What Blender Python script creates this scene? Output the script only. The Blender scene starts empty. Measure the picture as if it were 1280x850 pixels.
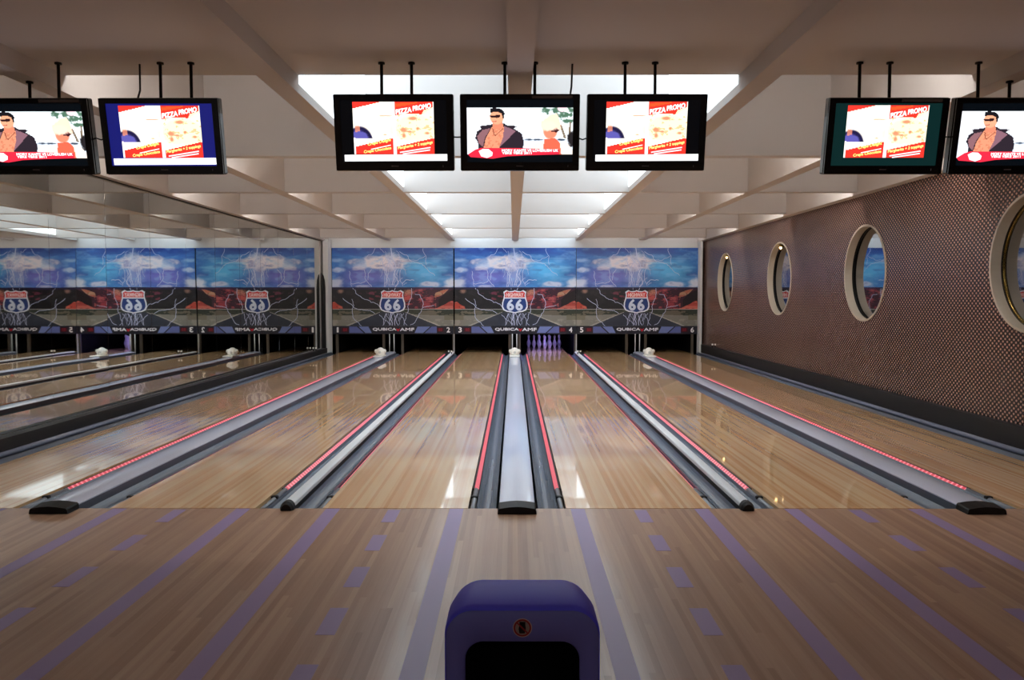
import bpy, bmesh, math, random
import numpy as np
from mathutils import Vector, Matrix

random.seed(7)
SC = bpy.context.scene
COL = SC.collection

# ------------------------------------------------------------------ camera
cam_d = bpy.data.cameras.new('camera')
cam_d.sensor_fit = 'HORIZONTAL'
cam_d.sensor_width = 36.0
cam_d.lens = 1020.0 / 1280.0 * 36.0
cam_d.clip_end = 200
cam = bpy.data.objects.new('camera', cam_d)
COL.objects.link(cam)
cam.location = (-0.025, 0.0, 1.54)
cam.rotation_euler = (math.radians(90.0 - 3.10), 0.0, 0.002)
SC.camera = cam

# ------------------------------------------------------------------ world, exposure
world = bpy.data.worlds.new('world')
SC.world = world
world.use_nodes = True
world.node_tree.nodes['Background'].inputs[0].default_value = (0.55, 0.62, 0.75, 1)
world.node_tree.nodes['Background'].inputs[1].default_value = 0.3
SC.view_settings.view_transform = 'Standard'
SC.view_settings.look = 'None'
SC.view_settings.gamma = 1.0
SC.view_settings.use_curve_mapping = False
SC.view_settings.exposure = 0.85
try:
    SC.cycles.diffuse_bounces = 6
    SC.cycles.glossy_bounces = 5
    SC.cycles.max_bounces = 10
    SC.cycles.sample_clamp_indirect = 6.0
    SC.cycles.caustics_reflective = False
    SC.cycles.caustics_refractive = False
except Exception:
    pass
SKYLIGHT = 1.1        # daylight glow of the frosted clerestory panes
ROOFLIGHT = 0.85       # daylight through the glazed roof of the central bay
FILL_TUBES = 32.0           # added fill tubes, unseen behind the ceiling beams
SCREEN = 0.9

# ------------------------------------------------------------------ helpers
def s2l(c):
    c = np.asarray(c, dtype=float) / 255.0
    return np.where(c <= 0.04045, c / 12.92, ((c + 0.055) / 1.055) ** 2.4)

def rgb(r, g, b):
    v = s2l((r, g, b))
    return (float(v[0]), float(v[1]), float(v[2]), 1.0)

def mat(name, col, rough=0.5, metal=0.0, spec=0.5, coat=0.0, emit=None, estr=0.0):
    m = bpy.data.materials.new(name)
    m.use_nodes = True
    b = m.node_tree.nodes['Principled BSDF']
    b.inputs['Base Color'].default_value = col
    b.inputs['Roughness'].default_value = rough
    b.inputs['Metallic'].default_value = metal
    b.inputs['Specular IOR Level'].default_value = spec
    b.inputs['Coat Weight'].default_value = coat
    if emit:
        b.inputs['Emission Color'].default_value = emit
        b.inputs['Emission Strength'].default_value = estr
    return m

class NT:
    """small node-tree helper"""
    def __init__(self, m):
        self.t = m.node_tree; self.n = self.t.nodes; self.l = self.t.links
        self.b = self.n.get('Principled BSDF')
    def new(self, typ, **kw):
        n = self.n.new(typ)
        for k, v in kw.items():
            setattr(n, k, v)
        return n
    def put(self, sock, v):
        if hasattr(v, 'is_output'):
            self.l.new(v, sock)
        else:
            sock.default_value = v
    def math(self, op, a, b=0.0, c=None):
        n = self.new('ShaderNodeMath', operation=op)
        self.put(n.inputs[0], a); self.put(n.inputs[1], b)
        if c is not None: self.put(n.inputs[2], c)
        return n.outputs[0]
    def mix(self, f, a, b, blend='MIX'):
        n = self.new('ShaderNodeMix', data_type='RGBA', blend_type=blend)
        self.put(n.inputs['Factor'], f); self.put(n.inputs['A'], a); self.put(n.inputs['B'], b)
        return [o for o in n.outputs if o.type == 'RGBA'][0]
    def ramp(self, f, stops):
        n = self.new('ShaderNodeValToRGB')
        e = n.color_ramp.elements
        while len(e) < len(stops): e.new(0.5)
        for i, (p, c) in enumerate(stops):
            e[i].position = p; e[i].color = c
        self.put(n.inputs[0], f)
        return n.outputs[0]
    def pos(self):
        g = self.new('ShaderNodeNewGeometry')
        s = self.new('ShaderNodeSeparateXYZ')
        self.l.new(g.outputs['Position'], s.inputs[0])
        return g.outputs['Position'], s.outputs[0], s.outputs[1], s.outputs[2]
    def comb(self, x, y, z):
        n = self.new('ShaderNodeCombineXYZ')
        self.put(n.inputs[0], x); self.put(n.inputs[1], y); self.put(n.inputs[2], z)
        return n.outputs[0]
    def noise(self, vec, scale, detail=3.0, rough=0.5):
        n = self.new('ShaderNodeTexNoise')
        self.put(n.inputs['Vector'], vec)
        n.inputs['Scale'].default_value = scale
        n.inputs['Detail'].default_value = detail
        n.inputs['Roughness'].default_value = rough
        return n.outputs['Fac']
    def white(self, vec):
        n = self.new('ShaderNodeTexWhiteNoise', noise_dimensions='3D')
        self.put(n.inputs['Vector'], vec)
        return n.outputs['Value']
    def bump(self, h, strength=0.3, dist=0.01):
        n = self.new('ShaderNodeBump')
        n.inputs['Strength'].default_value = strength
        n.inputs['Distance'].default_value = dist
        self.put(n.inputs['Height'], h)
        self.l.new(n.outputs[0], self.b.inputs['Normal'])

def mesh_of(verts, faces, smooth=False, mats=None, mi=None):
    me = bpy.data.meshes.new('m')
    me.from_pydata([tuple(v) for v in verts], [], faces)
    if smooth:
        me.polygons.foreach_set('use_smooth', [True] * len(me.polygons))
    if mats:
        for m_ in mats: me.materials.append(m_)
    if mi is not None:
        me.polygons.foreach_set('material_index', mi)
    me.update()
    return me

def put(name, me, material=None, parent=None, loc=None, rot=None):
    o = bpy.data.objects.new(name, me)
    if me is not None and material is not None and not me.materials:
        me.materials.append(material)
    if me is not None and me.name == 'm' or (me is not None and me.name.startswith('m.')):
        me.name = name
    COL.objects.link(o)
    if parent is not None: o.parent = parent
    if loc is not None: o.location = loc
    if rot is not None: o.rotation_euler = rot
    return o

def empty(name, loc=(0, 0, 0)):
    o = bpy.data.objects.new(name, None)
    o.empty_display_size = 0.1
    COL.objects.link(o)
    o.location = loc
    return o

def tag(o, label=None, cat=None, group=None, kind=None):
    if label: o['label'] = label
    if cat: o['category'] = cat
    if group: o['group'] = group
    if kind: o['kind'] = kind
    return o

def box_mesh(x0, x1, y0, y1, z0, z1, bevel=0.0, seg=2):
    bm = bmesh.new()
    bmesh.ops.create_cube(bm, size=1.0)
    for v in bm.verts:
        v.co = Vector(((x0 + x1) / 2 + v.co.x * (x1 - x0), (y0 + y1) / 2 + v.co.y * (y1 - y0), (z0 + z1) / 2 + v.co.z * (z1 - z0)))
    if bevel > 0:
        bmesh.ops.bevel(bm, geom=bm.edges[:], offset=bevel, segments=seg, profile=0.5, affect='EDGES')
    me = bpy.data.meshes.new('m')
    bm.to_mesh(me); bm.free()
    return me

def box(name, x0, x1, y0, y1, z0, z1, material, parent=None, bevel=0.0, seg=2):
    return put(name, box_mesh(x0, x1, y0, y1, z0, z1, bevel, seg), material, parent)

def prism_mesh(prof, y0, y1, smooth=False, caps=True, cuts=1):
    """closed (x,z) profile swept along y"""
    n = len(prof); V = []; F = []
    for k in range(cuts + 1):
        y = y0 + (y1 - y0) * k / cuts
        V += [(x, y, z) for x, z in prof]
    for k in range(cuts):
        for i in range(n):
            j = (i + 1) % n
            F.append((k * n + i, k * n + j, (k + 1) * n + j, (k + 1) * n + i))
    if caps:
        F.append(tuple(range(n - 1, -1, -1))); F.append(tuple(cuts * n + i for i in range(n)))
    me = mesh_of(V, F)
    fix_normals(me)
    if smooth:
        me.polygons.foreach_set('use_smooth', [len(p.vertices) == 4 for p in me.polygons])
    return me

def fix_normals(me):
    bm = bmesh.new(); bm.from_mesh(me)
    bmesh.ops.recalc_face_normals(bm, faces=bm.faces)
    bm.to_mesh(me); bm.free()

def tube_mesh(pts, r, n=8, cap=True):
    V = []; F = []
    P = [Vector(p) for p in pts]
    for i, p in enumerate(P):
        d = (P[min(i + 1, len(P) - 1)] - P[max(i - 1, 0)]).normalized()
        a = d.orthogonal().normalized(); b = d.cross(a)
        if i > 0 and a.dot(pa) < 0: a, b = -a, -b
        pa = a
        for k in range(n):
            t = 2 * math.pi * k / n
            V.append(p + a * (r * math.cos(t)) + b * (r * math.sin(t)))
    for i in range(len(P) - 1):
        for k in range(n):
            F.append((i * n + k, i * n + (k + 1) % n, (i + 1) * n + (k + 1) % n, (i + 1) * n + k))
    if cap:
        F.append(tuple(range(n - 1, -1, -1))); F.append(tuple((len(P) - 1) * n + k for k in range(n)))
    me = mesh_of(V, F, smooth=True); fix_normals(me)
    return me

def lathe_mesh(prof, n=20):
    """(r,z) profile about the z axis"""
    V = []; F = []
    for r, z in prof:
        for k in range(n):
            t = 2 * math.pi * k / n
            V.append((r * math.cos(t), r * math.sin(t), z))
    for i in range(len(prof) - 1):
        for k in range(n):
            F.append((i * n + k, i * n + (k + 1) % n, (i + 1) * n + (k + 1) % n, (i + 1) * n + k))
    F.append(tuple(range(n - 1, -1, -1))); F.append(tuple((len(prof) - 1) * n + k for k in range(n)))
    me = mesh_of(V, F, smooth=True); fix_normals(me)
    return me

def join_mesh(meshes):
    V = []; F = []; S = []
    for me, M in meshes:
        o = len(V)
        V += [M @ v.co for v in me.vertices]
        for p in me.polygons:
            F.append(tuple(o + i for i in p.vertices)); S.append(p.use_smooth)
    r = mesh_of(V, F)
    r.polygons.foreach_set('use_smooth', S)
    return r

# ------------------------------------------------------------------ flat print (posters, screens)
def attr_material(name, emission=None, rough=0.35):
    m = bpy.data.materials.new(name); m.use_nodes = True
    t = NT(m)
    a = t.new('ShaderNodeAttribute', attribute_name='print')
    if emission:
        t.n.remove(t.b)
        e = t.new('ShaderNodeEmission')
        t.l.new(a.outputs['Color'], e.inputs['Color']); e.inputs['Strength'].default_value = emission
        t.l.new(e.outputs[0], t.n['Material Output'].inputs[0])
    else:
        t.l.new(a.outputs['Color'], t.b.inputs['Base Color'])
        t.b.inputs['Roughness'].default_value = rough
        t.b.inputs['Specular IOR Level'].default_value = 0.3
    return m

def text_geo(s, cache={}):
    if s in cache: return cache[s]
    cu = bpy.data.curves.new('t', 'FONT'); cu.body = s; cu.resolution_u = 3
    o = bpy.data.objects.new('t', cu); COL.objects.link(o)
    bpy.context.view_layer.update()
    me = bpy.data.meshes.new_from_object(o.evaluated_get(bpy.context.evaluated_depsgraph_get()))
    V = [(v.co.x, v.co.y) for v in me.vertices]; F = [tuple(p.vertices) for p in me.polygons]
    bpy.data.objects.remove(o); bpy.data.curves.remove(cu); bpy.data.meshes.remove(me)
    xs = [v[0] for v in V]; ys = [v[1] for v in V]
    x0, x1, y0, y1 = min(xs), max(xs), min(ys), max(ys)
    V = [((x - x0) / (x1 - x0), (y - y0) / (y1 - y0)) for x, y in V]
    cache[s] = (V, F)
    return cache[s]

class Print:
    """layered flat polygons with one colour each; (u right, v up) mapped to x,z at y = -layer*eps"""
    def __init__(self, eps=0.0006):
        self.V = []; self.F = []; self.C = []; self.layer = 0; self.eps = eps
    def poly(self, pts, c, up=True):
        if up: self.layer += 1
        o = len(self.V)
        self.V += [(u, -self.layer * self.eps, v) for u, v in pts]
        self.F.append(tuple(range(o, o + len(pts)))); self.C.append(c)
    def text(self, s, x0, y0, x1, y1, c, shear=0.0, up=True, bold=0.0):
        """text stretched over the box; shear raises the right end"""
        if up: self.layer += 1
        V, F = text_geo(s)
        offs = [(0, 0)] if not bold else [(-bold, 0), (bold, 0), (0, bold), (0, -bold)]
        for k, (ox, oy) in enumerate(offs):
            o = len(self.V)
            self.V += [(x0 + ox + u * (x1 - x0), -(self.layer + 0.1 * k) * self.eps, y0 + oy + v * (y1 - y0) + u * shear) for u, v in V]
            self.F += [tuple(o + i for i in f) for f in F]; self.C += [c] * len(F)
    def stroke(self, pts, w, c, up=False):
        """polyline of tapering width w (number or list)"""
        if up: self.layer += 1
        ws = w if isinstance(w, (list, tuple)) else [w] * len(pts)
        P = [Vector(p) for p in pts]; o = len(self.V)
        for i, p in enumerate(P):
            d = P[min(i + 1, len(P) - 1)] - P[max(i - 1, 0)]
            d = d.normalized() if d.length > 0 else Vector((1, 0))
            nn = Vector((-d.y, d.x)) * ws[i] / 2
            for q in (p + nn, p - nn): self.V.append((q.x, -self.layer * self.eps, q.y))
        for i in range(len(P) - 1):
            self.F.append((o + 2 * i, o + 2 * i + 1, o + 2 * i + 3, o + 2 * i + 2)); self.C.append(c)
    def mesh(self):
        return colour_mesh(self.V, self.F, [s2l(c) for c in self.C])

def colour_mesh(V, F, C):
    me = mesh_of(V, F)
    at = me.color_attributes.new('print', 'FLOAT_COLOR', 'CORNER')
    cnt = np.array([len(p.vertices) for p in me.polygons])
    arr = np.ones((int(cnt.sum()), 4), dtype=np.float32)
    arr[:, :3] = np.repeat(np.asarray(C, dtype=np.float32), cnt, axis=0)
    at.data.foreach_set('color', arr.ravel())
    return me

def fbm(shape, cells, octaves=4, seed=0, sx=1.0):
    rs = np.random.RandomState(seed); h, w = shape
    out = np.zeros(shape); amp = 1.0; tot = 0
    for o in range(octaves):
        cy = max(2, int(cells * 2 ** o)); cx = max(2, int(cells * 2 ** o * sx))
        g = rs.rand(cy + 2, cx + 2)
        y = np.linspace(0, cy, h, endpoint=False); x = np.linspace(0, cx, w, endpoint=False)
        yi = y.astype(int); xi = x.astype(int); fy = y - yi; fx = x - xi
        fy = (fy * fy * (3 - 2 * fy))[:, None]; fx = (fx * fx * (3 - 2 * fx))[None, :]
        a = g[np.ix_(yi, xi)]; b = g[np.ix_(yi, xi + 1)]; c = g[np.ix_(yi + 1, xi)]; d = g[np.ix_(yi + 1, xi + 1)]
        out += amp * ((a * (1 - fx) + b * fx) * (1 - fy) + (c * (1 - fx) + d * fx) * fy)
        tot += amp; amp *= 0.5
    return out / tot

class Canvas:
    """a painted sheet, turned into a fine grid with one printed colour per cell (y down, in its own units)"""
    def __init__(self, x0, y0, x1, y1, w, h, base):
        self.b = (x0, y0, x1, y1); self.w = w; self.h = h
        self.X, self.Y = np.meshgrid(x0 + (np.arange(w) + .5) * (x1 - x0) / w, y0 + (np.arange(h) + .5) * (y1 - y0) / h)
        self.A = np.ones((h, w, 3)) * np.array(base, dtype=float)
    def blend(self, m, c):
        m = np.clip(m, 0, 1)[..., None]
        self.A = self.A * (1 - m) + np.asarray(c, dtype=float) * m
    def inside(self, pts):
        r = np.zeros(self.X.shape, bool); n = len(pts)
        for i in range(n):
            xa, ya = pts[i]; xb, yb = pts[(i + 1) % n]
            if ya == yb: continue
            r ^= ((ya > self.Y) != (yb > self.Y)) & (self.X < (xb - xa) * (self.Y - ya) / (yb - ya) + xa)
        return r
    def poly(self, pts, c, a=1.0): self.blend(self.inside(pts) * a, c)
    def ell(self, cx, cy, rx, ry, c, soft=0.15, a=1.0, warp=None):
        d = np.sqrt(((self.X - cx) / rx) ** 2 + ((self.Y - cy) / ry) ** 2)
        if warp is not None: d = d + warp
        self.blend(np.clip((1 + soft - d) / (2 * soft), 0, 1) * a, c)
    def mesh(self, tx, tz):
        return colour_mesh(*self.geo(tx, tz))
    def geo(self, tx, tz, y=0.0):
        """tx, tz: canvas units -> metres"""
        x0, y0, x1, y1 = self.b; w, h = self.w, self.h
        xs = np.linspace(x0, x1, w + 1); ys = np.linspace(y0, y1, h + 1)
        V = [(tx(x), y, tz(v)) for v in ys for x in xs]
        F = [(r * (w + 1) + c, (r + 1) * (w + 1) + c, (r + 1) * (w + 1) + c + 1, r * (w + 1) + c + 1) for r in range(h) for c in range(w)]
        return V, F, s2l(np.clip(self.A, 0, 255)).reshape(-1, 3)

def merge_print(geo, pr):
    V, F, C = geo
    o = len(V)
    return colour_mesh(V + [(x, y - 0.0006, z) for x, y, z in pr.V], F + [tuple(o + i for i in f) for f in pr.F], list(C) + [s2l(c) for c in pr.C])

# ------------------------------------------------------------------ materials
def wood(name, tones, width, rough, coat, spec=0.5, seglen=2.4, vary=0.55):
    m = mat(name, (0.4, 0.25, 0.14, 1), rough, coat=coat, spec=spec)
    t = NT(m)
    P, x, y, z = t.pos()
    bx = t.math('FLOOR', t.math('DIVIDE', x, width))
    off = t.math('MULTIPLY', t.white(t.comb(bx, 3.0, 0.0)), 9.0)
    by = t.math('FLOOR', t.math('DIVIDE', t.math('ADD', y, off), seglen))
    r = t.white(t.comb(bx, by, 0.0))
    streak = t.noise(t.comb(t.math('MULTIPLY', x, 22.0), t.math('MULTIPLY', y, 0.35), 0.0), 1.0, 4.0, 0.6)
    grain = t.noise(t.comb(t.math('MULTIPLY', x, 260.0), t.math('MULTIPLY', y, 5.0), 0.0), 1.0, 2.0)
    v = t.math('ADD', t.math('MULTIPLY', r, vary), t.math('MULTIPLY', streak, 0.75))
    v = t.math('ADD', v, t.math('MULTIPLY', t.math('SUBTRACT', grain, 0.5), 0.25))
    c = t.ramp(v, [(0.15, tones[0]), (0.5, tones[1]), (0.95, tones[2])])
    t.l.new(c, t.b.inputs['Base Color'])
    t.b.inputs['Coat IOR'].default_value = 1.55 if coat > 0.5 else 1.5
    t.b.inputs['Coat Roughness'].default_value = 0.035 if coat > 0.5 else 0.10
    return m

M = {}
M['lane'] = wood('lane_wood', [rgb(196, 138, 86), rgb(224, 172, 120), rgb(240, 204, 156)], 0.027, 0.25, 0.9, 0.4, seglen=40.0, vary=0.62)
M['approach'] = wood('approach_wood', [rgb(146, 108, 84), rgb(168, 131, 105), rgb(192, 157, 130)], 0.031, 0.32, 0.2, 0.5)
M['ceiling'] = mat('ceiling_paint', rgb(205, 201, 199), 0.85)
tt = NT(M['ceiling']); P_, x_, y_, z_ = tt.pos()
tt.bump(tt.noise(P_, 60.0, 3.0), 0.06, 0.002)
M['white_paint'] = mat('white_paint', rgb(204, 206, 208), 0.6)
M['stripe'] = mat('violet_tape', rgb(156, 136, 182), 0.35)
M['black'] = mat('black_plastic', rgb(13, 13, 14), 0.55, spec=0.3)
M['pit'] = mat('pit_black', rgb(9, 9, 10), 0.9, spec=0.1)
M['kick'] = mat('kick_black', rgb(22, 21, 22), 0.55)
M['gutter'] = mat('gutter_plastic', rgb(88, 98, 112), 0.26, spec=0.5)
M['cap'] = mat('cap_plastic', rgb(210, 216, 236), 0.22, coat=0.4)
M['cap_side'] = mat('cap_skirt', rgb(80, 88, 100), 0.35)
M['divcap'] = mat('divider_cap', rgb(226, 230, 234), 0.5)
M['wallcap'] = mat('wall_cap', rgb(118, 124, 146), 0.3)
M['rail'] = mat('rail_aluminium', rgb(130, 134, 140), 0.35, metal=0.4)
M['seam'] = mat('seam_dark', rgb(40, 28, 22), 0.8)
M['post'] = mat('post_brown', rgb(74, 66, 56), 0.6)
M['steel'] = mat('tube_steel', rgb(200, 202, 200), 0.3, metal=0.3)
M['guard'] = mat('guard_white', rgb(236, 236, 230), 0.45)
M['pin'] = mat('pin_white', rgb(238, 236, 240), 0.25, coat=0.4)
M['pin_red'] = mat('pin_stripe_red', rgb(190, 40, 50), 0.3)
M['mirror'] = mat('mirror_glass', rgb(206, 208, 204), 0.015, metal=1.0)
tt = NT(M['mirror']); P_, x_, y_, z_ = tt.pos()
tt.bump(tt.noise(P_, 0.8, 0.0), 0.06, 0.02)
M['frame'] = mat('cream_frame', rgb(192, 184, 170), 0.5)
M['gold'] = mat('gold_rim', rgb(200, 170, 90), 0.25, metal=0.9)
M['pane'] = mat('porthole_glass', rgb(14, 15, 18), 0.02, spec=1.0)
M['pane'].node_tree.nodes['Principled BSDF'].inputs['IOR'].default_value = 2.7
M['tvcase'] = mat('television_black', rgb(14, 14, 16), 0.22, coat=0.3)
M['tvgrey'] = mat('television_label', rgb(112, 108, 108), 0.5)
M['hood'] = mat('violet_plastic', rgb(98, 94, 246), 0.5, spec=0.3)
M['hood_front'] = mat('dark_violet_plastic', rgb(112, 110, 184), 0.5)
M['skypane'] = mat('frosted_daylight', (0.9, 0.95, 1, 1), 0.5, emit=(0.84, 0.95, 1.0, 1), estr=SKYLIGHT)
M['lamp'] = mat('warm_bulb', (1, .8, .5, 1), 0.5, emit=(1.0, 0.62, 0.25, 1), estr=7.0)
M['panel'] = mat('lounge_fill', (1, 1, 1, 1), 0.5, emit=(0.88, 0.92, 1.0, 1), estr=17.0)  # glow of the added lamps behind the camera
M['roofpane'] = mat('roof_glazing', (0.9, 0.95, 1, 1), 0.5, emit=(0.80, 0.93, 1.0, 1), estr=ROOFLIGHT)
M['tube'] = mat('fill_tube', (1, 1, 1, 1), 0.5, emit=(1.0, 0.93, 0.86, 1), estr=FILL_TUBES)  # added fill light for side coffers and lanes
M['cool_fill'] = mat('cool_fill_tube', (1, 1, 1, 1), 0.5, emit=(0.80, 0.92, 1.0, 1), estr=FILL_TUBES * 0.42)  # added cool fill that brightens the middle masking board
M['soft_fill'] = mat('soft_fill_tube', (1, 1, 1, 1), 0.5, emit=(1.0, 0.93, 0.86, 1), estr=FILL_TUBES * 0.3)  # weaker added fill over the side masking boards
M['violet_tube'] = mat('violet_tube', (1, 1, 1, 1), 0.5, emit=(0.36, 0.30, 1.0, 1), estr=60.0)
M['dim_wall'] = mat('lounge_wall', rgb(120, 104, 98), 0.8)

# red LED strips: small bright diodes set in a translucent red rail
m = mat('red_led', rgb(190, 40, 50), 0.3)
t = NT(m); P_, x_, y_, z_ = t.pos()
saw = t.math('PINGPONG', y_, 0.035)
dot = t.math('GREATER_THAN', saw, 0.021)
t.l.new(t.mix(dot, (0.75, 0.07, 0.12, 1), (1.0, 0.34, 0.40, 1)), t.b.inputs['Emission Color'])
t.l.new(t.math('MULTIPLY_ADD', dot, 0.30, 0.24), t.b.inputs['Emission Strength'])
M['led'] = m

# brown wall sheet with a staggered lattice of pale raised studs
m = mat('studded_wall', rgb(70, 42, 34), 0.27, spec=0.55)
t = NT(m); P_, x_, y_, z_ = t.pos()
def lattice(oy, oz):
    u = t.math('SUBTRACT', t.math('FRACT', t.math('ADD', t.math('DIVIDE', y_, 0.074), oy)), 0.5)
    v = t.math('SUBTRACT', t.math('FRACT', t.math('ADD', t.math('DIVIDE', z_, 0.056), oz)), 0.5)
    u = t.math('MULTIPLY', u, 1.0); v = t.math('MULTIPLY', v, 0.95)
    return t.math('SQRT', t.math('ADD', t.math('POWER', t.math('ABSOLUTE', u), 2.0), t.math('POWER', t.math('ABSOLUTE', v), 2.0)))
d = t.math('MINIMUM', lattice(0.0, 0.0), lattice(0.5, 0.5))
st = t.math('MULTIPLY', t.math('SUBTRACT', 0.24, d), 12.0)
st.node.use_clamp = True
t.l.new(t.mix(st, rgb(54, 32, 27), rgb(182, 148, 132)), t.b.inputs['Base Color'])
t.bump(st, 0.5, 0.004)
M['studs'] = m

# ------------------------------------------------------------------ main dimensions (metres)
FOUL = 5.85
LANES = [(-4.723, -3.669), (-2.955, -1.901), (-1.411, -0.357), (0.357, 1.411), (1.901, 2.955), (3.669, 4.723)]
LANE_END = 25.0
MASK_Y = 22.10
WALL_L, WALL_R = -5.12, 5.08
H0, H1, H2 = 3.04, 3.17, 4.05
BACK = -5.0

# ------------------------------------------------------------------ floor and approach
floor = box('floor', WALL_L - .2, WALL_R + .3, BACK, FOUL - 0.010, -0.12, 0.0, M['approach'])
tag(floor, kind='structure')
sub = box('floor_lane_bed', WALL_L - .2, WALL_R + .3, FOUL - 0.004, 26.4, -0.24, -0.13, M['pit'])
tag(sub, kind='structure')
stripe_long = box_mesh(-0.05, 0.05, 2.0, FOUL - 0.02, 0.0, 0.0012)
stripe_dash = box_mesh(-0.045, 0.045, -0.16, 0.16, 0.0, 0.0012)
for i, (a, b) in enumerate(LANES):
    for x in (a + 0.08, b - 0.08):
        put('guide_stripe', stripe_long, M['stripe'], floor, (x, 0, 0.0002))
    for yy in (2.55, 3.17, 3.79, 4.40, 5.02, 5.64):
        put('guide_dash', stripe_dash, M['stripe'], floor, ((a + b) / 2, yy, 0.0002))

# ------------------------------------------------------------------ lanes, gutters, bumper rails, covers
LANE_LABEL = ['glossy wooden bowling lane running along the mirror wall', 'second glossy wooden bowling lane from the mirror wall', 'glossy wooden bowling lane just left of the centre return cover',
              'glossy wooden bowling lane leading to the standing pins', 'second glossy wooden bowling lane from the studded wall', 'glossy wooden bowling lane running along the studded wall']
LN = ['the mirror-side lane', 'the second lane from the mirror', 'the lane left of centre', 'the lane with standing pins', 'the second lane from the studded wall', 'the studded-wall lane']
for i, (a, b) in enumerate(LANES):
    o = box('bowling_lane', a, b, FOUL, LANE_END, -0.10, 0.0, M['lane'])
    tag(o, LANE_LABEL[i], 'lane', 'six bowling lanes')

def gutter_profile(x0, x1):
    """concave channel from lane side x0 to divider side x1"""
    n = 10; top = []
    for k in range(n + 1):
        f = k / n
        top.append((x0 + (x1 - x0) * f, -0.022 - 0.060 * math.sin(math.pi * f) ** 0.8))
    return top + [(x1, -0.12), (x0, -0.12)]

def gutter(edge, s, w, lane, side):
    g = put('gutter', prism_mesh(gutter_profile(edge + s * 0.058, edge + s * w), FOUL + 0.002, MASK_Y, smooth=False), M['gutter'])
    tag(g, 'grey concave gutter on the %s of %s' % (side, LN[lane - 1]), 'gutter', 'gutters beside the lanes')

def bumper(edge, s, lane, side):
    r = empty('bumper_rail', (edge, FOUL, -0.12))
    L0, L1 = 0.70, 16.0
    prof = [(s * 0.003, 0.0), (s * 0.003, 0.106), (s * 0.010, 0.108), (s * 0.050, 0.070), (s * 0.054, 0.055), (s * 0.054, 0.0)]
    put('rail_body', prism_mesh(prof, L0 - 0.03, LANE_END - FOUL - 2.2), M['kick'], r)
    strip = [(s * 0.0165, 0.1030), (s * 0.0455, 0.0754), (s * 0.0480, 0.0780), (s * 0.0190, 0.1057)]
    put('led_strip', prism_mesh(strip, L0, L1), M['led'], r)
    put('end_tube', tube_mesh([(s * 0.030, 0.004, 0.090), (s * 0.030, L0 - 0.03, 0.090)], 0.021, 12), M['rail'], r)
    put('clip', box_mesh(*sorted((s * 0.004, s * 0.056)), 0.36, 0.40, 0.045, 0.117, 0.006), M['black'], r)
    put('support_base', box_mesh(*sorted((s * 0.004, s * 0.054)), 0.004, L0 - 0.03, 0.0, 0.068), M['kick'], r)
    tag(r, 'red-lit bumper rail on the %s of %s' % (side, LN[lane - 1]), 'bumper rail', 'red-lit bumper rails')

for i, (a, b) in enumerate(LANES):
    wl = {0: 0.215, 1: 0.203, 2: 0.201, 3: 0.203, 4: 0.201, 5: 0.203}[i]
    wr = {0: 0.203, 1: 0.201, 2: 0.203, 3: 0.201, 4: 0.203, 5: 0.215}[i]
    gutter(a, -1, wl, i + 1, 'left'); gutter(b, 1, wr, i + 1, 'right')
    if i > 0: bumper(a, -1, i + 1, 'left')
    if i < 5: bumper(b, 1, i + 1, 'right')

COVER_TOP = 0.052
def cover(cx, la, lb, place):
    """wide return-track cover between two lanes of a pair"""
    r = empty('ball_return_cover', (cx, FOUL, -0.12))
    hw = 0.128
    dome = [(-hw, 0.144)] + [(hw * (-1 + 2 * k / 10), 0.152 + 0.016 * (1 - (-1 + 2 * k / 10) ** 2)) for k in range(11)] + [(hw, 0.144)]
    put('cover_top', prism_mesh(dome, -0.02, 16.0, smooth=False), M['cap'], r)
    for s in (-1, 1):
        sk = [(s * hw, 0.143), (s * (hw - 0.01), 0.143), (s * (hw + 0.004), 0.0), (s * 0.148, 0.0)]
        put('side_skirt', prism_mesh(sk, -0.0, 16.0), M['cap_side'], r)
    e = [(-0.138, 0.121), (-0.138, 0.158), (-0.128, 0.168), (-0.06, 0.178), (0, 0.182), (0.06, 0.178), (0.128, 0.168), (0.138, 0.158), (0.138, 0.121)]
    eb = prism_mesh(e, -0.17, -0.02)
    for v in eb.vertices:                     # nose slopes down towards the bowler
        if v.co.y < -0.1 and v.co.z > 0.15: v.co.z -= 0.008; v.co.x *= 0.96
    put('end_block', eb, M['black'], r)
    tag(r, 'wide pale ball return cover with black nose %s' % place, 'ball return', 'ball return covers between lane pairs')

cover(-3.312, 1, 2, 'nearest the mirror wall')
cover(0.0, 3, 4, 'in the centre, beyond the violet hood')
cover(3.312, 5, 6, 'nearest the studded wall')

def divider(cx, place):
    r = empty('gutter_divider', (cx, FOUL, -0.12))
    prof = [(0.0425, 0.135), (0.0415, 0.158), (0.037, 0.164), (0.020, 0.1665), (0.0, 0.167), (-0.020, 0.1665), (-0.037, 0.164), (-0.0415, 0.158), (-0.0425, 0.135)]
    put('rounded_cap', prism_mesh(prof, 0.0, 16.0), M['divcap'], r)
    put('web', box_mesh(-0.036, 0.036, 0.004, 16.0, 0.0, 0.134), M['kick'], r)
    pl = prism_mesh([(0.050 * math.cos(math.pi * k / 10), 0.122 + 0.064 * math.sin(math.pi * k / 10)) for k in range(11)], -0.085, -0.004, cuts=3)
    for v in pl.vertices:
        if v.co.y < -0.08: v.co.x *= 0.75; v.co.z = 0.122 + (v.co.z - 0.122) * 0.72
    put('end_plug', pl, M['black'], r)
    tag(r, 'narrow rounded grey gutter divider with black plug %s' % place, 'divider', 'narrow gutter dividers')
divider(-1.656, 'on the mirror side of the hall')
divider(1.656, 'on the studded-wall side of the hall')

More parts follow.
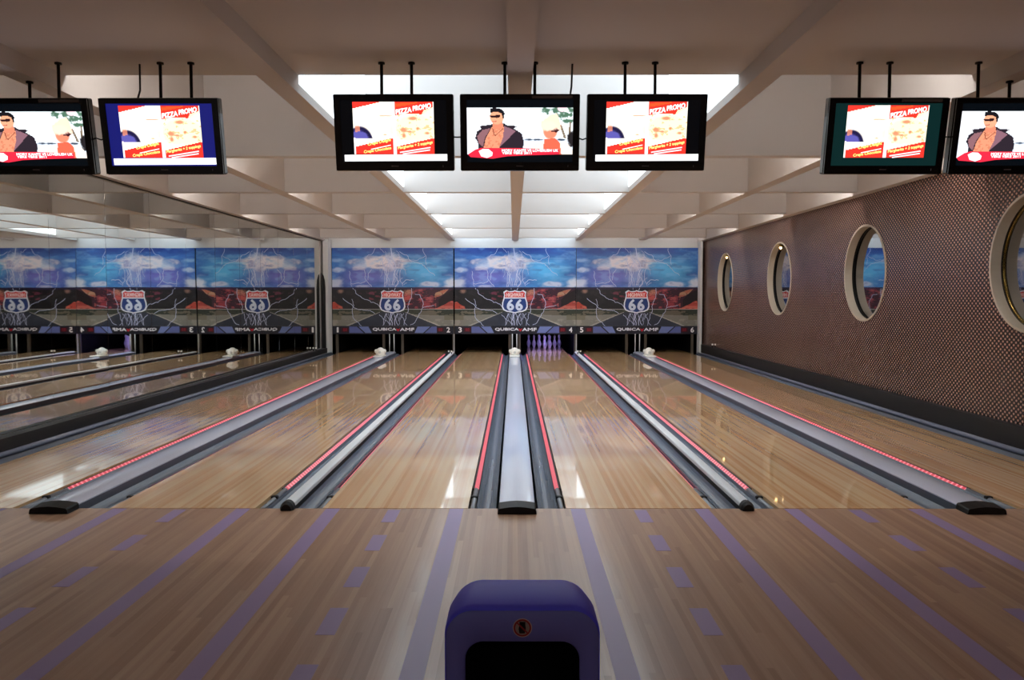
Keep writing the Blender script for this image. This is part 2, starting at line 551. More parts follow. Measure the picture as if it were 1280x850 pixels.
for s, nm in ((-1, 'left'), (1, 'right')):
    wx = WALL_L if s < 0 else WALL_R
    lo, hi = sorted((s * 4.998, wx))
    k = box('baseboard_%s' % nm, lo, hi, 0.5, 22.0, 0.0 if False else 0.002, 0.15 if s < 0 else 0.24, M['kick'], None, 0.004)
    tag(k, kind='structure')
    prof = [(s * 4.94 + 0.03 * math.cos(2 * math.pi * q / 12) + s * 0.025, 0.005 + 0.028 * math.sin(2 * math.pi * q / 12)) for q in range(12)]
    c = put('trim_1' if s < 0 else 'trim_2', prism_mesh(prof, FOUL, 22.0, smooth=True), M['wallcap'])
    tag(c, 'rounded grey cap strip along the %s wall' % nm, None, None, 'structure')
    lo, hi = sorted((s * 4.941, s * 4.994))
    put('web', box_mesh(lo, hi, FOUL, 22.0, -0.125, -0.02), M['kick'], c)

# ------------------------------------------------------------------ left wall with mirror panels
wl = box('wall_left', WALL_L - 0.25, WALL_L - 0.03, BACK, 26.4, -0.2, H2 + .1, M['ceiling'])
tag(wl, kind='structure')
y = 1.5; k = 0
rr_ = random.Random(3)
while y < 21.4:
    me = box_mesh(-0.012, 0.0, -0.6225, 0.6225, 0.0, 2.99 - 0.155, 0.0015, 1)
    o = put('mirror_panel', me, M['mirror'], wl, (WALL_L - 0.012, y + 0.625, 0.155), (0, 0, math.radians(rr_.uniform(-0.12, 0.12))))
    y += 1.25; k += 1
tr = box('mirror_trim', WALL_L - 0.028, WALL_L + 0.004, 1.5, 21.7, 2.99, 3.0, M['black'], wl)

# ------------------------------------------------------------------ right wall with four round windows
PORT = [(19.75, 1.87), (15.75, 1.87), (11.92, 1.87), (8.08, 1.87)]
PR = 0.70
def holed_wall(x, ya, yb, za, zb, holes, r, n=64):
    V = []; F = []
    cuts = [ya]
    hs = sorted(holes)
    for p, q in zip(hs, hs[1:]): cuts.append((p[0] + q[0]) / 2)
    cuts.append(yb)
    for (cy, cz), c0, c1 in zip(hs, cuts, cuts[1:]):
        o = len(V)
        corner_angles = [math.atan2(zz - cz, yy - cy) for yy, zz in ((c0, za), (c1, za), (c1, zb), (c0, zb))]
        ang = sorted(set([2 * math.pi * i / n - math.pi for i in range(n)] + corner_angles))
        N = len(ang)
        for a in ang:
            dy, dz = math.cos(a), math.sin(a)
            V.append((x, cy + r * dy, cz + r * dz))
            tt_ = min([((c1 if dy > 0 else c0) - cy) / dy if abs(dy) > 1e-9 else 1e9, ((zb if dz > 0 else za) - cz) / dz if abs(dz) > 1e-9 else 1e9])
            V.append((x, cy + tt_ * dy, cz + tt_ * dz))
        for i in range(N):
            j = (i + 1) % N
            F.append((o + 2 * i, o + 2 * j, o + 2 * j + 1, o + 2 * i + 1))
    return mesh_of(V, F)
wr = put('wall_right', holed_wall(WALL_R, BACK, 22.3, 0.0, H2 + .1, PORT, PR), M['studs'])
tag(wr, kind='structure')
box('outer_leaf', WALL_R + 0.16, WALL_R + 0.30, BACK, 26.4, -0.2, H2 + .1, M['pit'], wr)
def ring_mesh(r0, r1, x0, x1, n=64, rb=None):
    V = []; F = []
    prof = [(r0, x0), (r1, x0), (r1, x1), (r0 if rb is None else rb, x1)]
    for i in range(n):
        a = 2 * math.pi * i / n
        for r, x in prof: V.append((x, r * math.cos(a), r * math.sin(a)))
    for i in range(n):
        j = (i + 1) % n
        for q in range(4):
            F.append((i * 4 + q, i * 4 + (q + 1) % 4, j * 4 + (q + 1) % 4, j * 4 + q))
    me = mesh_of(V, F); fix_normals(me)
    return me
plabel = ['farthest small-looking round window in the studded brown wall', 'second farthest round window in the studded brown wall',
          'third round window reflecting the blue masking board', 'nearest round window, cut by the right picture edge']
reveal = ring_mesh(PR - 0.022, PR + 0.004, -0.012, 0.10)
gasket = ring_mesh(PR - 0.022, PR + 0.004, 0.1005, 0.137)
rim = ring_mesh(PR - 0.034, PR - 0.021, 0.118, 0.130, rb=PR - 0.030)
rim2 = rim.copy()
disc = mesh_of([(0.131, (PR - 0.022) * math.cos(2 * math.pi * i / 64), (PR - 0.022) * math.sin(2 * math.pi * i / 64)) for i in range(64)] +
               [(0.137, (PR - 0.022) * math.cos(2 * math.pi * i / 64), (PR - 0.022) * math.sin(2 * math.pi * i / 64)) for i in range(64)],
               [tuple(range(64))] + [tuple(range(127, 63, -1))] + [(i, 64 + i, 64 + (i + 1) % 64, (i + 1) % 64) for i in range(64)])
fix_normals(disc)
for i, (cy, cz) in enumerate(PORT):
    e = empty('window_%d' % (i + 1), (WALL_R, cy, cz)); tag(e, plabel[i], None, None, 'structure')
    put('round_frame', reveal, M['frame'], e)
    put('gasket', gasket, M['black'], e)
    put('inner_rim', rim if i < 3 else rim2, M['black'] if i < 3 else M['gold'], e)
    put('glass_pane', disc, M['pane'], e)
for i in (0, 1):
    cy, cz = PORT[i]
    l = empty('spot_lamp', (WALL_R + 0.06, cy + 0.12, cz + PR - 0.05))
    put('lamp_socket', lathe_mesh([(0.028, -0.035), (0.032, -0.02), (0.030, 0.0), (0.012, 0.006)], 12), M['gold'], l)
    put('bulb', lathe_mesh([(0.004, -0.078), (0.018, -0.070), (0.026, -0.055), (0.022, -0.040), (0.012, -0.033)], 12), M['lamp'], l)
    tag(l, 'small warm lamp at the top of the %s round window' % ('farthest' if i == 0 else 'second farthest'), 'lamp', 'warm window lamps')

# ------------------------------------------------------------------ ceiling: coffered beams
ceil = box('ceiling', WALL_L - .3, WALL_R + .4, BACK, 26.4, H2, H2 + 0.12, M['ceiling'])
tag(ceil, kind='structure')
LB = [(-3.50, -3.34), (-1.78, -1.62), (-0.065, 0.105), (1.64, 1.80), (3.36, 3.52)]
for a, b in LB:
    box('long_beam', a, b, BACK, MASK_Y + 0.1, H0, H2, M['ceiling'], ceil)
bays = [(WALL_L - .03, -3.50), (-3.34, -1.78), (-1.62, -0.065), (0.105, 1.64), (1.80, 3.36), (3.52, WALL_R)]
for a, b in bays:
    box('flat_panel', a, b, BACK, 6.13, H1, H2, M['ceiling'], ceil)
box('edge_beam', WALL_R - 0.14, WALL_R + 0.1, BACK, MASK_Y + 0.1, 3.0, H2, M['ceiling'], ceil)
box('edge_beam', WALL_L - 0.1, WALL_L + 0.10, BACK, MASK_Y + 0.1, 3.002, H2, M['ceiling'], ceil)
bays[0] = (WALL_L + 0.10, -3.50); bays[5] = (3.52, WALL_R - 0.14)
CB = [8.85, 11.90, 15.00, 18.15, 21.15]
for cy in CB:
    for a, b in bays:
        box('cross_beam', a, b, cy, cy + 0.15, H0, H2, M['ceiling'], ceil)
cells = list(zip([6.13] + [c + 0.15 for c in CB], CB + [MASK_Y + 0.05]))
n = 5
for ci, (ya, yb) in enumerate(cells):
    for s, x in ((-1, -1.62), (1, 1.64)):
        e = empty('window_%d' % n, (x, (ya + yb) / 2, H0 + 0.05)); n += 1
        tag(e, 'frosted daylight strip window in the %s beam of ceiling bay %d' % ('left' if s < 0 else 'right', ci + 1), None, None, 'structure')
        L = (yb - ya) / 2 - 0.02
        lo, hi = sorted((0.0, -s * 0.012))
        put('glass_pane', box_mesh(lo, hi, -L, L, 0.02, H2 - H0 - 0.10), M['skypane'], e)

rl = 1
for ci, (ya, yb) in enumerate(cells):
    for a, b in (bays[2], bays[3]):
        g = box('roof_glazing', a + 0.02, b - 0.02, ya + 0.02, yb - 0.02, H2 - 0.03, H2 - 0.004, M['roofpane'], ceil)
tube_f = box_mesh(-0.47, 0.47, 0.0, 0.05, 0.0, 0.10, 0.004, 1)
tube_l = tube_mesh([(-0.45, 0.085, 0.05), (0.45, 0.085, 0.05)], 0.028, 8)
tube_c = tube_l.copy(); tube_s = tube_l.copy()
for ci, (ya, yb) in enumerate(cells):  # unseen fill tubes added behind the beams to light coffers, lanes and boards
    for bi in ((0, 1, 4, 5) if ci < 5 else range(6)):
        a, b = bays[bi]
        f = put('fill_lamp_tray', tube_f, M['white_paint'], ceil, ((a + b) / 2, ya, H0 + (0.20 if ci else 0.24)))
        put('fill_lamp_tube', tube_c if bi in (2, 3) else (tube_s if ci == 5 else tube_l), M['cool_fill'] if bi in (2, 3) else (M['soft_fill'] if ci == 5 else M['tube']), f)

# ------------------------------------------------------------------ far wall, pit and pin decks
wb = box('wall_back', WALL_L - .2, WALL_R + .2, MASK_Y + 0.06, MASK_Y + 0.20, 2.835, H2, M['white_paint'])
tag(wb, kind='structure')
pb = box('wall_pit', WALL_L - .2, WALL_R + .2, 26.0, 26.3, -0.2, H2, M['pit'])
tag(pb, kind='structure')
box('pit_lid', WALL_L - .2, WALL_R + .2, MASK_Y + 0.20, 26.0, 0.80, 0.86, M['pit'], pb)
box('return_panel', WALL_R - 0.02, WALL_R + 0.15, MASK_Y + 0.1, 26.0, -0.1, 3.0, M['pit'], pb)
box('return_panel', WALL_L - 0.2, WALL_L + 0.02, MASK_Y + 0.1, 26.0, -0.1, 3.0, M['pit'], pb)
def kickback(x, label):
    r = empty('pin_deck_divider', (x, MASK_Y, -0.12))
    put('side_board', box_mesh(-0.025, 0.025, 0.12, 3.7, 0.0, 0.90), M['pit'], r)
    prof = [(-0.03, 0.0), (0.03, 0.0)]
    put('front_post', box_mesh(-0.035, 0.035, 0.06, 0.118, 0.0, 0.90, 0.006), M['post'], r)
    tag(r, label, 'divider', 'pin deck dividers')
for x, lb in ((-4.83, 'brown-fronted pin deck divider next to the white pillar'), (-3.56, 'brown-fronted divider left of the tubes on the mirror side'), (-3.05, 'brown-fronted divider right of the tubes on the mirror side'),
              (-1.656, 'brown-fronted divider under the left board seam'), (-0.13, 'brown-fronted divider left of the centre tubes'), (0.13, 'brown-fronted divider between centre tubes and standing pins'),
              (1.656, 'brown-fronted divider right of the standing pins'), (3.05, 'brown-fronted divider left of the tubes towards the studded wall'), (3.56, 'brown-fronted divider right of the tubes towards the studded wall'), (4.83, 'brown-fronted pin deck divider next to the slim pillar')):
    kickback(x, lb)
# white pillars at both ends of the masking boards
p = box('pillar', WALL_L + 0.03, -4.95, 21.72, MASK_Y + 0.05, -0.1, H0, M['white_paint'], None, 0.006)
tag(p, 'white square pillar between mirror wall and masking board', 'pillar')
p = box('pillar', 4.95, 5.02, 21.85, MASK_Y + 0.05, -0.1, H0, M['white_paint'], None, 0.006)
tag(p, 'slim pale pillar between masking board and studded wall', 'pillar')
ep = put('end_panel', prism_mesh([(-0.05, 0.0), (0.05, 0.0), (0.05, 1.75), (0.035, 1.95), (0.0, 2.08), (-0.05, 2.14)], 0.0, 0.08), M['black'], None, (WALL_L + 0.052, 21.62, 0.0))
tag(ep, 'black upright end panel with curved top beside the white pillar', 'panel')

# ------------------------------------------------------------------ masking boards (desert road print)
MW = 3.293
tx = lambda x: (x - 592.5) / 1085.0 * (MW - 0.012)
tz = lambda y: 2.83 - (y - 68) * (2.32 / 752.0)
# sky
cv = Canvas(50, 68, 1135, 412, 240, 84, (34, 86, 168))
n1 = fbm((84, 240), 4, 5, 1, 1.6); n2 = fbm((84, 240), 5, 5, 2, 0.6); n3 = fbm((84, 240), 9, 4, 5, 1.5)
X, Y = cv.X, cv.Y
cv.blend((n2 - .36) * 3.2, (22, 50, 122))
g = np.exp(-((X - 850) / 230) ** 2 - ((Y - 280) / 110) ** 2)
cv.blend(g * 0.95 * (0.5 + n1), (62, 160, 226))
g = np.exp(-((X - 330) / 260) ** 2 - ((Y - 320) / 95) ** 2)
cv.blend(g * 0.9, (92, 84, 182))
g = np.exp(-((X - 60) / 120) ** 2 - ((Y - 240) / 120) ** 2)
cv.blend(g * 0.6, (40, 100, 190))
for cx, cy, rx, ry, c, a in ((450, 205, 250, 52, (214, 206, 216), .95), (570, 195, 130, 60, (226, 212, 214), .9), (330, 225, 130, 30, (206, 200, 214), .8),
                             (110, 258, 50, 22, (190, 205, 232), .8), (100, 178, 70, 16, (140, 176, 224), .7), (70, 372, 75, 40, (196, 206, 228), .9),
                             (930, 385, 95, 24, (190, 196, 224), .9), (1110, 372, 62, 46, (204, 212, 230), .95), (320, 402, 60, 12, (188, 196, 224), .7),
                             (820, 200, 120, 9, (110, 186, 232), .6), (980, 160, 120, 9, (90, 166, 226), .6), (1000, 240, 90, 14, (120, 190, 236), .5)):
    cv.ell(cx, cy, rx, ry, c, 0.34, a, (n3 - .5) * 1.5)
cv.ell(580, 105, 34, 75, (176, 204, 224), .7, .75)
cv.ell(585, 300, 70, 150, (170, 176, 226), .8, .45)
cv.blend((Y < 92) * .25, (24, 44, 110))
n4 = fbm((84, 240), 3, 5, 8, 1.0)
cv.blend((n4 - .50) * 4.0 * (Y < 170) * .9, (20, 40, 112))
cv.blend(np.clip((n3 - .55) * 5, 0, 1) * .35, (120, 178, 232))
cv.blend(np.clip((.42 - n3) * 5, 0, 1) * .45, (30, 52, 130))
cv.A = 255 * (np.clip(cv.A, 0, 255) / 255) ** 0.74
sky_me = cv.mesh(tx, tz)
# desert, road and rocks
cv = Canvas(50, 414, 1135, 750, 260, 84, (34, 34, 40))
X, Y = cv.X, cv.Y; sh = X.shape
n1 = fbm(sh, 8, 5, 11, 2.0); n2 = fbm(sh, 14, 4, 12, 1.2); n3 = fbm(sh, 5, 5, 13, 2.4)
cv.blend((n1 - .45) * 2.0 * (Y < 600), (58, 56, 62))
cv.poly([(690, 470), (760, 425), (900, 415), (1135, 415), (1135, 560), (1030, 604), (690, 604)], (70, 34, 54))
cv.blend(((n2 > .52) & (X > 700) & (X < 960) & (Y < 600)) * .85, (158, 52, 72))
cv.blend(((n2 > .62) & (X > 690) & (X < 980) & (Y < 600)) * .8, (206, 92, 92))
cv.ell(722, 500, 34, 32, (224, 84, 78), .4, .95, (n2 - .5) * 1.2)
cv.ell(730, 455, 48, 22, (232, 150, 120), .5, .8, (n2 - .5) * 1.6)
cv.ell(900, 565, 40, 30, (196, 60, 74), .5, .8, (n2 - .5) * 1.6)
cv.poly([(960, 500), (975, 460), (1030, 440), (1100, 420), (1080, 440), (1050, 470), (1010, 490)], (204, 150, 112), .95)
cv.blend(((n2 > .5) & cv.inside([(960, 500), (975, 460), (1100, 420), (1010, 490)])) * .7, (200, 90, 70))
cv.poly([(1000, 520), (1060, 465), (1135, 430), (1135, 540), (1080, 560), (1000, 590)], (30, 26, 32), .9)
cv.poly([(960, 604), (1010, 585), (1060, 560), (1100, 535), (1125, 530), (1135, 540), (1135, 604)], (190, 66, 60))
cv.blend((cv.inside([(960, 604), (1060, 560), (1125, 530), (1135, 604)]) & (n2 > .5)) * .8, (222, 110, 94))
cv.poly([(50, 545), (70, 538), (95, 560), (130, 575), (146, 598), (50, 604)], (206, 66, 52))
cv.blend(((X < 140) & (Y > 540) & (Y < 604) & (n2 > .54)) * .6, (236, 118, 92))
cv.blend(((X > 380) & (X < 480) & (Y > 440) & (Y < 525) & (n2 > .50)) * .8, (150, 54, 78))
cv.blend(((X > 250) & (X < 480) & (Y < 470) & (n2 > .56)) * .6, (116, 50, 84))
cv.ell(125, 450, 26, 16, (196, 138, 116), .5, .8, (n2 - .5) * 1.5)
cv.blend((Y < 432) * .7, (44, 34, 92))
cv.blend((Y > 606) * 1.0, (58, 68, 58))
cv.blend(((Y > 606) & (n2 > .5)) * .8, (48, 58, 48))
cv.blend(((Y > 615) & (n2 > .58)) * .8, (126, 118, 102))
edge = (n1 - .5) * 14
cv.blend(((Y > 640 - (X - 592) * 0.0 + edge + np.abs(X - 592) * 0.035 + 2)) * .9, (142, 142, 134))
cv.blend(((Y > 690 + edge) & (n2 > .52)) * .5, (170, 168, 158))
cv.blend((((X < 130) | (X > 1050)) & (Y > 640) & (Y < 700) & (n3 > .45)) * .7, (116, 112, 92))
road = cv.inside([(470, 632), (710, 632), (1010, 752), (165, 752)])
cv.blend(road * 1.0, (52, 60, 78))
cv.blend(road * (n3 - .4) * 1.2, (70, 80, 98))
cv.poly([(462, 632), (474, 632), (190, 752), (160, 752)], (196, 192, 184), .8)
cv.poly([(706, 632), (720, 632), (1030, 752), (1002, 752)], (196, 192, 184), .8)
cv.blend((np.abs(Y - 605) < 2.2) * .9, (206, 206, 206))
grey = cv.A.mean(axis=2, keepdims=True)
cv.A = (cv.A * 0.82 + grey * 0.18) * 0.92
cv.blend(((n2 > .47) & (n2 < .53) & (Y < 600)) * .35, (30, 28, 34))
desert_me = cv.mesh(tx, tz)

# lightning, shield and lettering as one crisp print layer
def bolt(a, b, n, amp, rnd):
    P = [Vector(a), Vector(b)]
    for _ in range(n):
        Q = [P[0]]
        for p, q in zip(P, P[1:]):
            d = q - p; nn = Vector((-d.y, d.x))
            Q += [(p + q) / 2 + nn * rnd.uniform(-amp, amp), q]
        P = Q
    return [(p.x, p.y) for p in P]
def px(P): return [(tx(x), tz(y)) for x, y in P]
def lightning(pr, ymin, ymax):
    rnd = random.Random(21)
    W = (206, 214, 236); W2 = (150, 164, 212)
    paths = [((578, 68), (590, 440), 1.5), ((560, 150), (492, 440), 1.0), ((600, 250), (640, 360), 1.1), ((640, 355), (605, 440), 1.1), ((520, 260), (560, 420), .9),
             ((560, 250), (520, 380), .8), ((680, 240), (682, 400), .9), ((682, 330), (600, 420), .8), ((340, 260), (352, 345), 1.0), ((405, 255), (372, 350), 1.0), ((352, 345), (405, 408), 1.0),
             ((205, 270), (218, 375), .9), ((218, 378), (352, 352), 1.0), ((218, 380), (240, 430), .8), ((655, 100), (760, 188), .9), ((760, 188), (880, 225), .9), ((880, 225), (970, 310), .8),
             ((865, 72), (895, 215), .8), ((740, 180), (885, 138), .7), ((355, 150), (440, 70), .7), ((480, 70), (520, 110), .6), ((680, 380), (705, 350), 1.2), ((705, 350), (785, 350), 1.2), ((690, 390), (720, 372), .8),
             ((500, 150), (505, 440), 1.2), ((540, 140), (600, 400), 1.0),
             ((250, 430), (290, 485), .9), ((290, 485), (375, 525), .9), ((375, 525), (476, 582), .9), ((145, 508), (240, 590), 1.0), ((225, 515), (240, 590), .8), ((240, 590), (340, 612), .9), ((340, 612), (430, 640), .9),
             ((232, 590), (245, 690), .9), ((245, 690), (310, 752), .9), ((760, 420), (745, 530), .9), ((745, 530), (722, 640), .9), ((790, 470), (835, 478), .8), ((835, 478), (860, 590), .9), ((860, 590), (960, 570), .8),
             ((860, 590), (828, 640), .8), ((828, 640), (800, 700), .9), ((800, 700), (748, 742), .9),
             ((575, 632), (585, 745), 1.4), ((600, 640), (560, 745), 1.1), ((640, 640), (610, 745), 1.4), ((605, 660), (640, 745), 1.1), ((540, 640), (505, 690), .9), ((505, 690), (502, 745), .9), ((510, 690), (560, 735), .8),
             ((660, 640), (690, 745), .9), ((712, 640), (692, 720), .9), ((692, 720), (720, 742), .8), ((470, 650), (510, 690), .8), ((690, 640), (655, 700), .7)]
    r2 = random.Random(5)
    for _ in range(16):
        xa = r2.uniform(500, 680); ya = r2.uniform(80, 300); paths.append(((xa, ya), (xa + r2.uniform(-50, 50), ya + r2.uniform(70, 150)), .55))
    for _ in range(8):
        xa = r2.uniform(520, 660); paths.append(((xa, 640), (xa + r2.uniform(-40, 40), r2.uniform(690, 748)), .6))
    pr.layer += 1
    for a, b, w in paths:
        P = [p for p in bolt(a, b, 3, 0.16, rnd)]
        P = [p for p in P if ymin <= p[1] <= ymax]
        if len(P) < 2: continue
        Q = px(P); pr.stroke(Q, 0.015 * w, W2)
    pr.layer += 1
    rnd = random.Random(21)
    for a, b, w in paths:
        P = [p for p in bolt(a, b, 3, 0.16, rnd)]
        P = [p for p in P if ymin <= p[1] <= ymax]
        if len(P) < 2: continue
        pr.stroke(px(P), 0.008 * w, W)
pr = Print(); lightning(pr, 66, 412); sky_print = pr.mesh()
pr = Print(); lightning(pr, 414, 752)
half = [(588, 436), (606, 444), (640, 446), (664, 436), (690, 452), (684, 478), (690, 510), (702, 548), (704, 585), (690, 612), (660, 626), (620, 632), (588, 640)]
sh_out = half + [(1176 - x, y) for x, y in half[-2:0:-1]]
scale = lambda P, s: [(588 + (x - 588) * s, 536 + (y - 536) * s) for x, y in P]
pr.poly(px(sh_out), (222, 230, 244))
pr.poly(px(scale(sh_out, 0.90)), (36, 62, 124))
top = [p for p in scale(sh_out, 0.90) if p[1] < 500]
top = [(x, y) for x, y in scale(half, 0.90) if y < 498] + [(680, 500)]
top = top + [(1176 - x, y) for x, y in top[::-1][:-1]]
pr.poly(px(top), (206, 66, 66))
pr.poly(px([(492, 500), (684, 500), (684, 510), (492, 510)]), (222, 230, 244))
pr.text('HIGHWAY', tx(512), tz(494), tx(664), tz(462), (240, 214, 214), bold=0.004)
pr.text('6', tx(522), tz(612), tx(576), tz(520), (206, 218, 240), bold=0.018)
pr.text('6', tx(600), tz(612), tx(654), tz(520), (206, 218, 240), up=False, bold=0.018)
desert_print = pr.mesh()
def strip_print(left, right):
    pr = Print()
    b = (92, 104, 164); b2 = (112, 128, 186)
    y0, y1 = 756, 812
    pr.poly(px([(200, y0), (268, y0), (330, y1), (200, y1)]), b)
    pr.poly(px([(284, y0), (372, y0), (402, y1), (345, y1)]), b2, False)
    pr.poly(px([(812, y0), (925, y0), (862, y1), (785, y1)]), b2, False)
    pr.poly(px([(938, y0), (985, y0), (985, y1), (876, y1)]), b, False)
    for x in (132, 985):
        pr.poly(px([(x, 766), (x + 62, 766), (x + 62, 802), (x, 802)]), (70, 22, 34))
        pr.text('88', tx(x + 14), tz(797), tx(x + 48), tz(771), (150, 30, 48))
    pr.text('QUBICA', tx(412), tz(794), tx(622), tz(768), (232, 236, 246), bold=0.005)
    pr.text('AMF', tx(655), tz(794), tx(782), tz(768), (236, 240, 250), bold=0.005)
    pr.poly(px([(620, 768), (638, 782), (656, 768), (646, 792), (638, 800), (630, 792)]), (200, 40, 54))
    pr.text(left, tx(84 if left != '1' else 90), tz(806), tx(112 if left != '1' else 104), tz(763), (238, 240, 244), bold=0.005)
    pr.text(right, tx(1074), tz(806), tx(1102), tz(763), (238, 240, 244), bold=0.005)
    return pr.mesh()
M['print'] = attr_material('poster_print', None, 0.32)
M['strip'] = mat('strip_navy', rgb(20, 24, 40), 0.3)
for i, cx in enumerate((-MW, 0.02, MW + 0.02)):
    r = empty('masking_board', (cx, MASK_Y, 0.0))
    hw = MW / 2 - 0.006
    s_ = put('sky_panel', box_mesh(-hw, hw, 0.002, 0.05, tz(411), 2.83), M['strip'], r)
    put('sky_print', sky_me, M['print'], s_)
    put('lightning_print', sky_print, M['print'], s_, (0, -0.001, 0))
    d_ = put('desert_panel', box_mesh(-hw, hw, 0.002, 0.05, tz(750), tz(414)), M['strip'], r)
    put('desert_print', desert_me, M['print'], d_)
    put('shield_print', desert_print, M['print'], d_, (0, -0.001, 0))
    n_ = put('number_strip', box_mesh(-hw, hw, -0.012, 0.05, tz(822), tz(751), 0.003, 1), M['strip'], r)
    put('number_print', strip_print(str(2 * i + 1), str(2 * i + 2)), M['print'], n_, (0, -0.0135, 0))
    tag(r, ['printed road-and-lightning masking board beside the white pillar', 'brightly lit middle masking board printed with road and lightning', 'printed road-and-lightning masking board beside the studded wall'][i], 'sign', 'masking boards over the pin decks')
# supports that carry the boards over the pit
for cx in (-1.656 + 0.012, 1.656 + 0.02):
    p = box('board_hanger', cx - 0.012, cx + 0.012, MASK_Y + 0.005, MASK_Y + 0.05, -0.12, tz(822), M['steel'])
    tag(p, 'thin steel upright under the %s seam between masking boards' % ('left' if cx < 0 else 'right'), 'post')

# ------------------------------------------------------------------ pins on lane four
pin_prof = [(0.026, 0.0), (0.029, 0.006), (0.041, 0.05), (0.056, 0.095), (0.0605, 0.115), (0.058, 0.14), (0.045, 0.19), (0.030, 0.225), (0.0235, 0.252), (0.0235, 0.262), (0.027, 0.29), (0.0315, 0.325), (0.0320, 0.338), (0.028, 0.36), (0.017, 0.375), (0.004, 0.381)]
pin_me = lathe_mesh(pin_prof, 20)
ring_me = lathe_mesh([(0.0275, 0.232), (0.0250, 0.240), (0.0245, 0.248), (0.0240, 0.249)], 20)
pin_labels = [['head pin at the very front of the violet-lit rack'],
              ['second-row pin left of the head pin', 'second-row pin right of the head pin'],
              ['third-row pin on the left of the rack', 'third-row pin directly behind the head pin', 'third-row pin on the right of the rack'],
              ['back-row corner pin at the far left of the rack', 'back-row pin second from the left', 'back-row pin second from the right', 'back-row corner pin at the far right of the rack']]
for r_ in range(4):
    for q in range(r_ + 1):
        x = 0.884 + (q - r_ / 2) * 0.3048; yy = FOUL + 18.29 + r_ * 0.264 - 0.5
        o = empty('bowling_pin', (x, yy, 0.0))
        put('pin_body', pin_me, M['pin'], o)
        put('neck_stripe', ring_me, M['pin_red'], o)
        tag(o, pin_labels[r_][q], 'bowling pin', 'ten pins set on lane four')
tb = empty('pin_light', (0.884, MASK_Y + 0.45, 0.64))
put('tube', tube_mesh([(-0.45, 0, 0), (0.45, 0, 0)], 0.018, 10), M['violet_tube'], tb)
put('housing', box_mesh(-0.5, 0.5, -0.03, 0.03, 0.025, 0.06), M['black'], tb)
put('bracket', box_mesh(-0.03, 0.03, -0.02, 0.02, 0.06, 0.16), M['black'], tb)
tag(tb, 'violet tube light behind the board over the standing pins', 'light')

# ------------------------------------------------------------------ white guards and tubes at the end of the return covers
def ellipsoid(rx, ry, rz, c, n=12):
    bm = bmesh.new(); bmesh.ops.create_uvsphere(bm, u_segments=n, v_segments=8, radius=1.0)
    for v in bm.verts: v.co = Vector((c[0] + v.co.x * rx, c[1] + v.co.y * ry, c[2] + v.co.z * rz))
    me = bpy.data.meshes.new('m'); bm.to_mesh(me); bm.free()
    me.polygons.foreach_set('use_smooth', [True] * len(me.polygons))
    return me
for x, lb in ((-3.312, 'nearest the mirror wall'), (0.0, 'in the centre'), (3.312, 'nearest the studded wall')):
    g = empty('return_guard', (x, 20.1, COVER_TOP))
    put('base_plate', box_mesh(-0.125, 0.125, -0.35, 0.15, 0.0, 0.03, 0.008), M['guard'], g)
    put('shell', lathe_mesh([(0.105, 0.03), (0.118, 0.06), (0.112, 0.12), (0.085, 0.175), (0.045, 0.205), (0.006, 0.214)], 16), M['guard'], g)
    for s in (-1, 1):
        put('ear', ellipsoid(0.042, 0.055, 0.05, (s * 0.105, -0.01, 0.125)), M['guard'], g)
    put('face_boss', ellipsoid(0.035, 0.02, 0.035, (0, -0.105, 0.10)), M['steel'], g)
    tag(g, 'white moulded guard at the far end of the return cover %s' % lb, 'guard', 'white guards on the return covers')
    for dx in (-0.06, 0.06):
        t_ = put('upright_tube', tube_mesh([(0, 0, -0.12), (0, 0, tz(822) + 0.01)], 0.014, 8), M['steel'], None, (x + dx, 21.98, 0))
        tag(t_, '%s pale upright tube behind the white guard %s' % ('left' if dx < 0 else 'right', lb), 'tube', 'upright tubes at the pit')
def reflector(x, y, z, lb):
    r = empty('lane_sensor', (x, y, z))
    for dx in (-0.035, 0.035):
        put('stem', box_mesh(dx - 0.012, dx + 0.012, -0.012, 0.012, 0.0, 0.05), M['black'], r)
        put('eye', box_mesh(dx - 0.02, dx + 0.02, -0.02, 0.012, 0.05, 0.09, 0.006), M['guard'], r)
    tag(r, lb, 'sensor', 'small twin sensors')
reflector(-5.06, 20.6, 0.15, 'small twin white sensor on the black base of the mirror wall')
reflector(5.035, 20.6, 0.24, 'small twin white sensor on the black base of the studded wall')
reflector(-1.656, 20.9, 0.047, 'small twin white sensor at the far end of divider 2-3')
reflector(1.656, 20.9, 0.047, 'small twin white sensor at the far end of divider 4-5')

# ------------------------------------------------------------------ televisions
M['screen_print'] = attr_material('screen_picture', SCREEN)
TW, TH = 0.82, 0.512
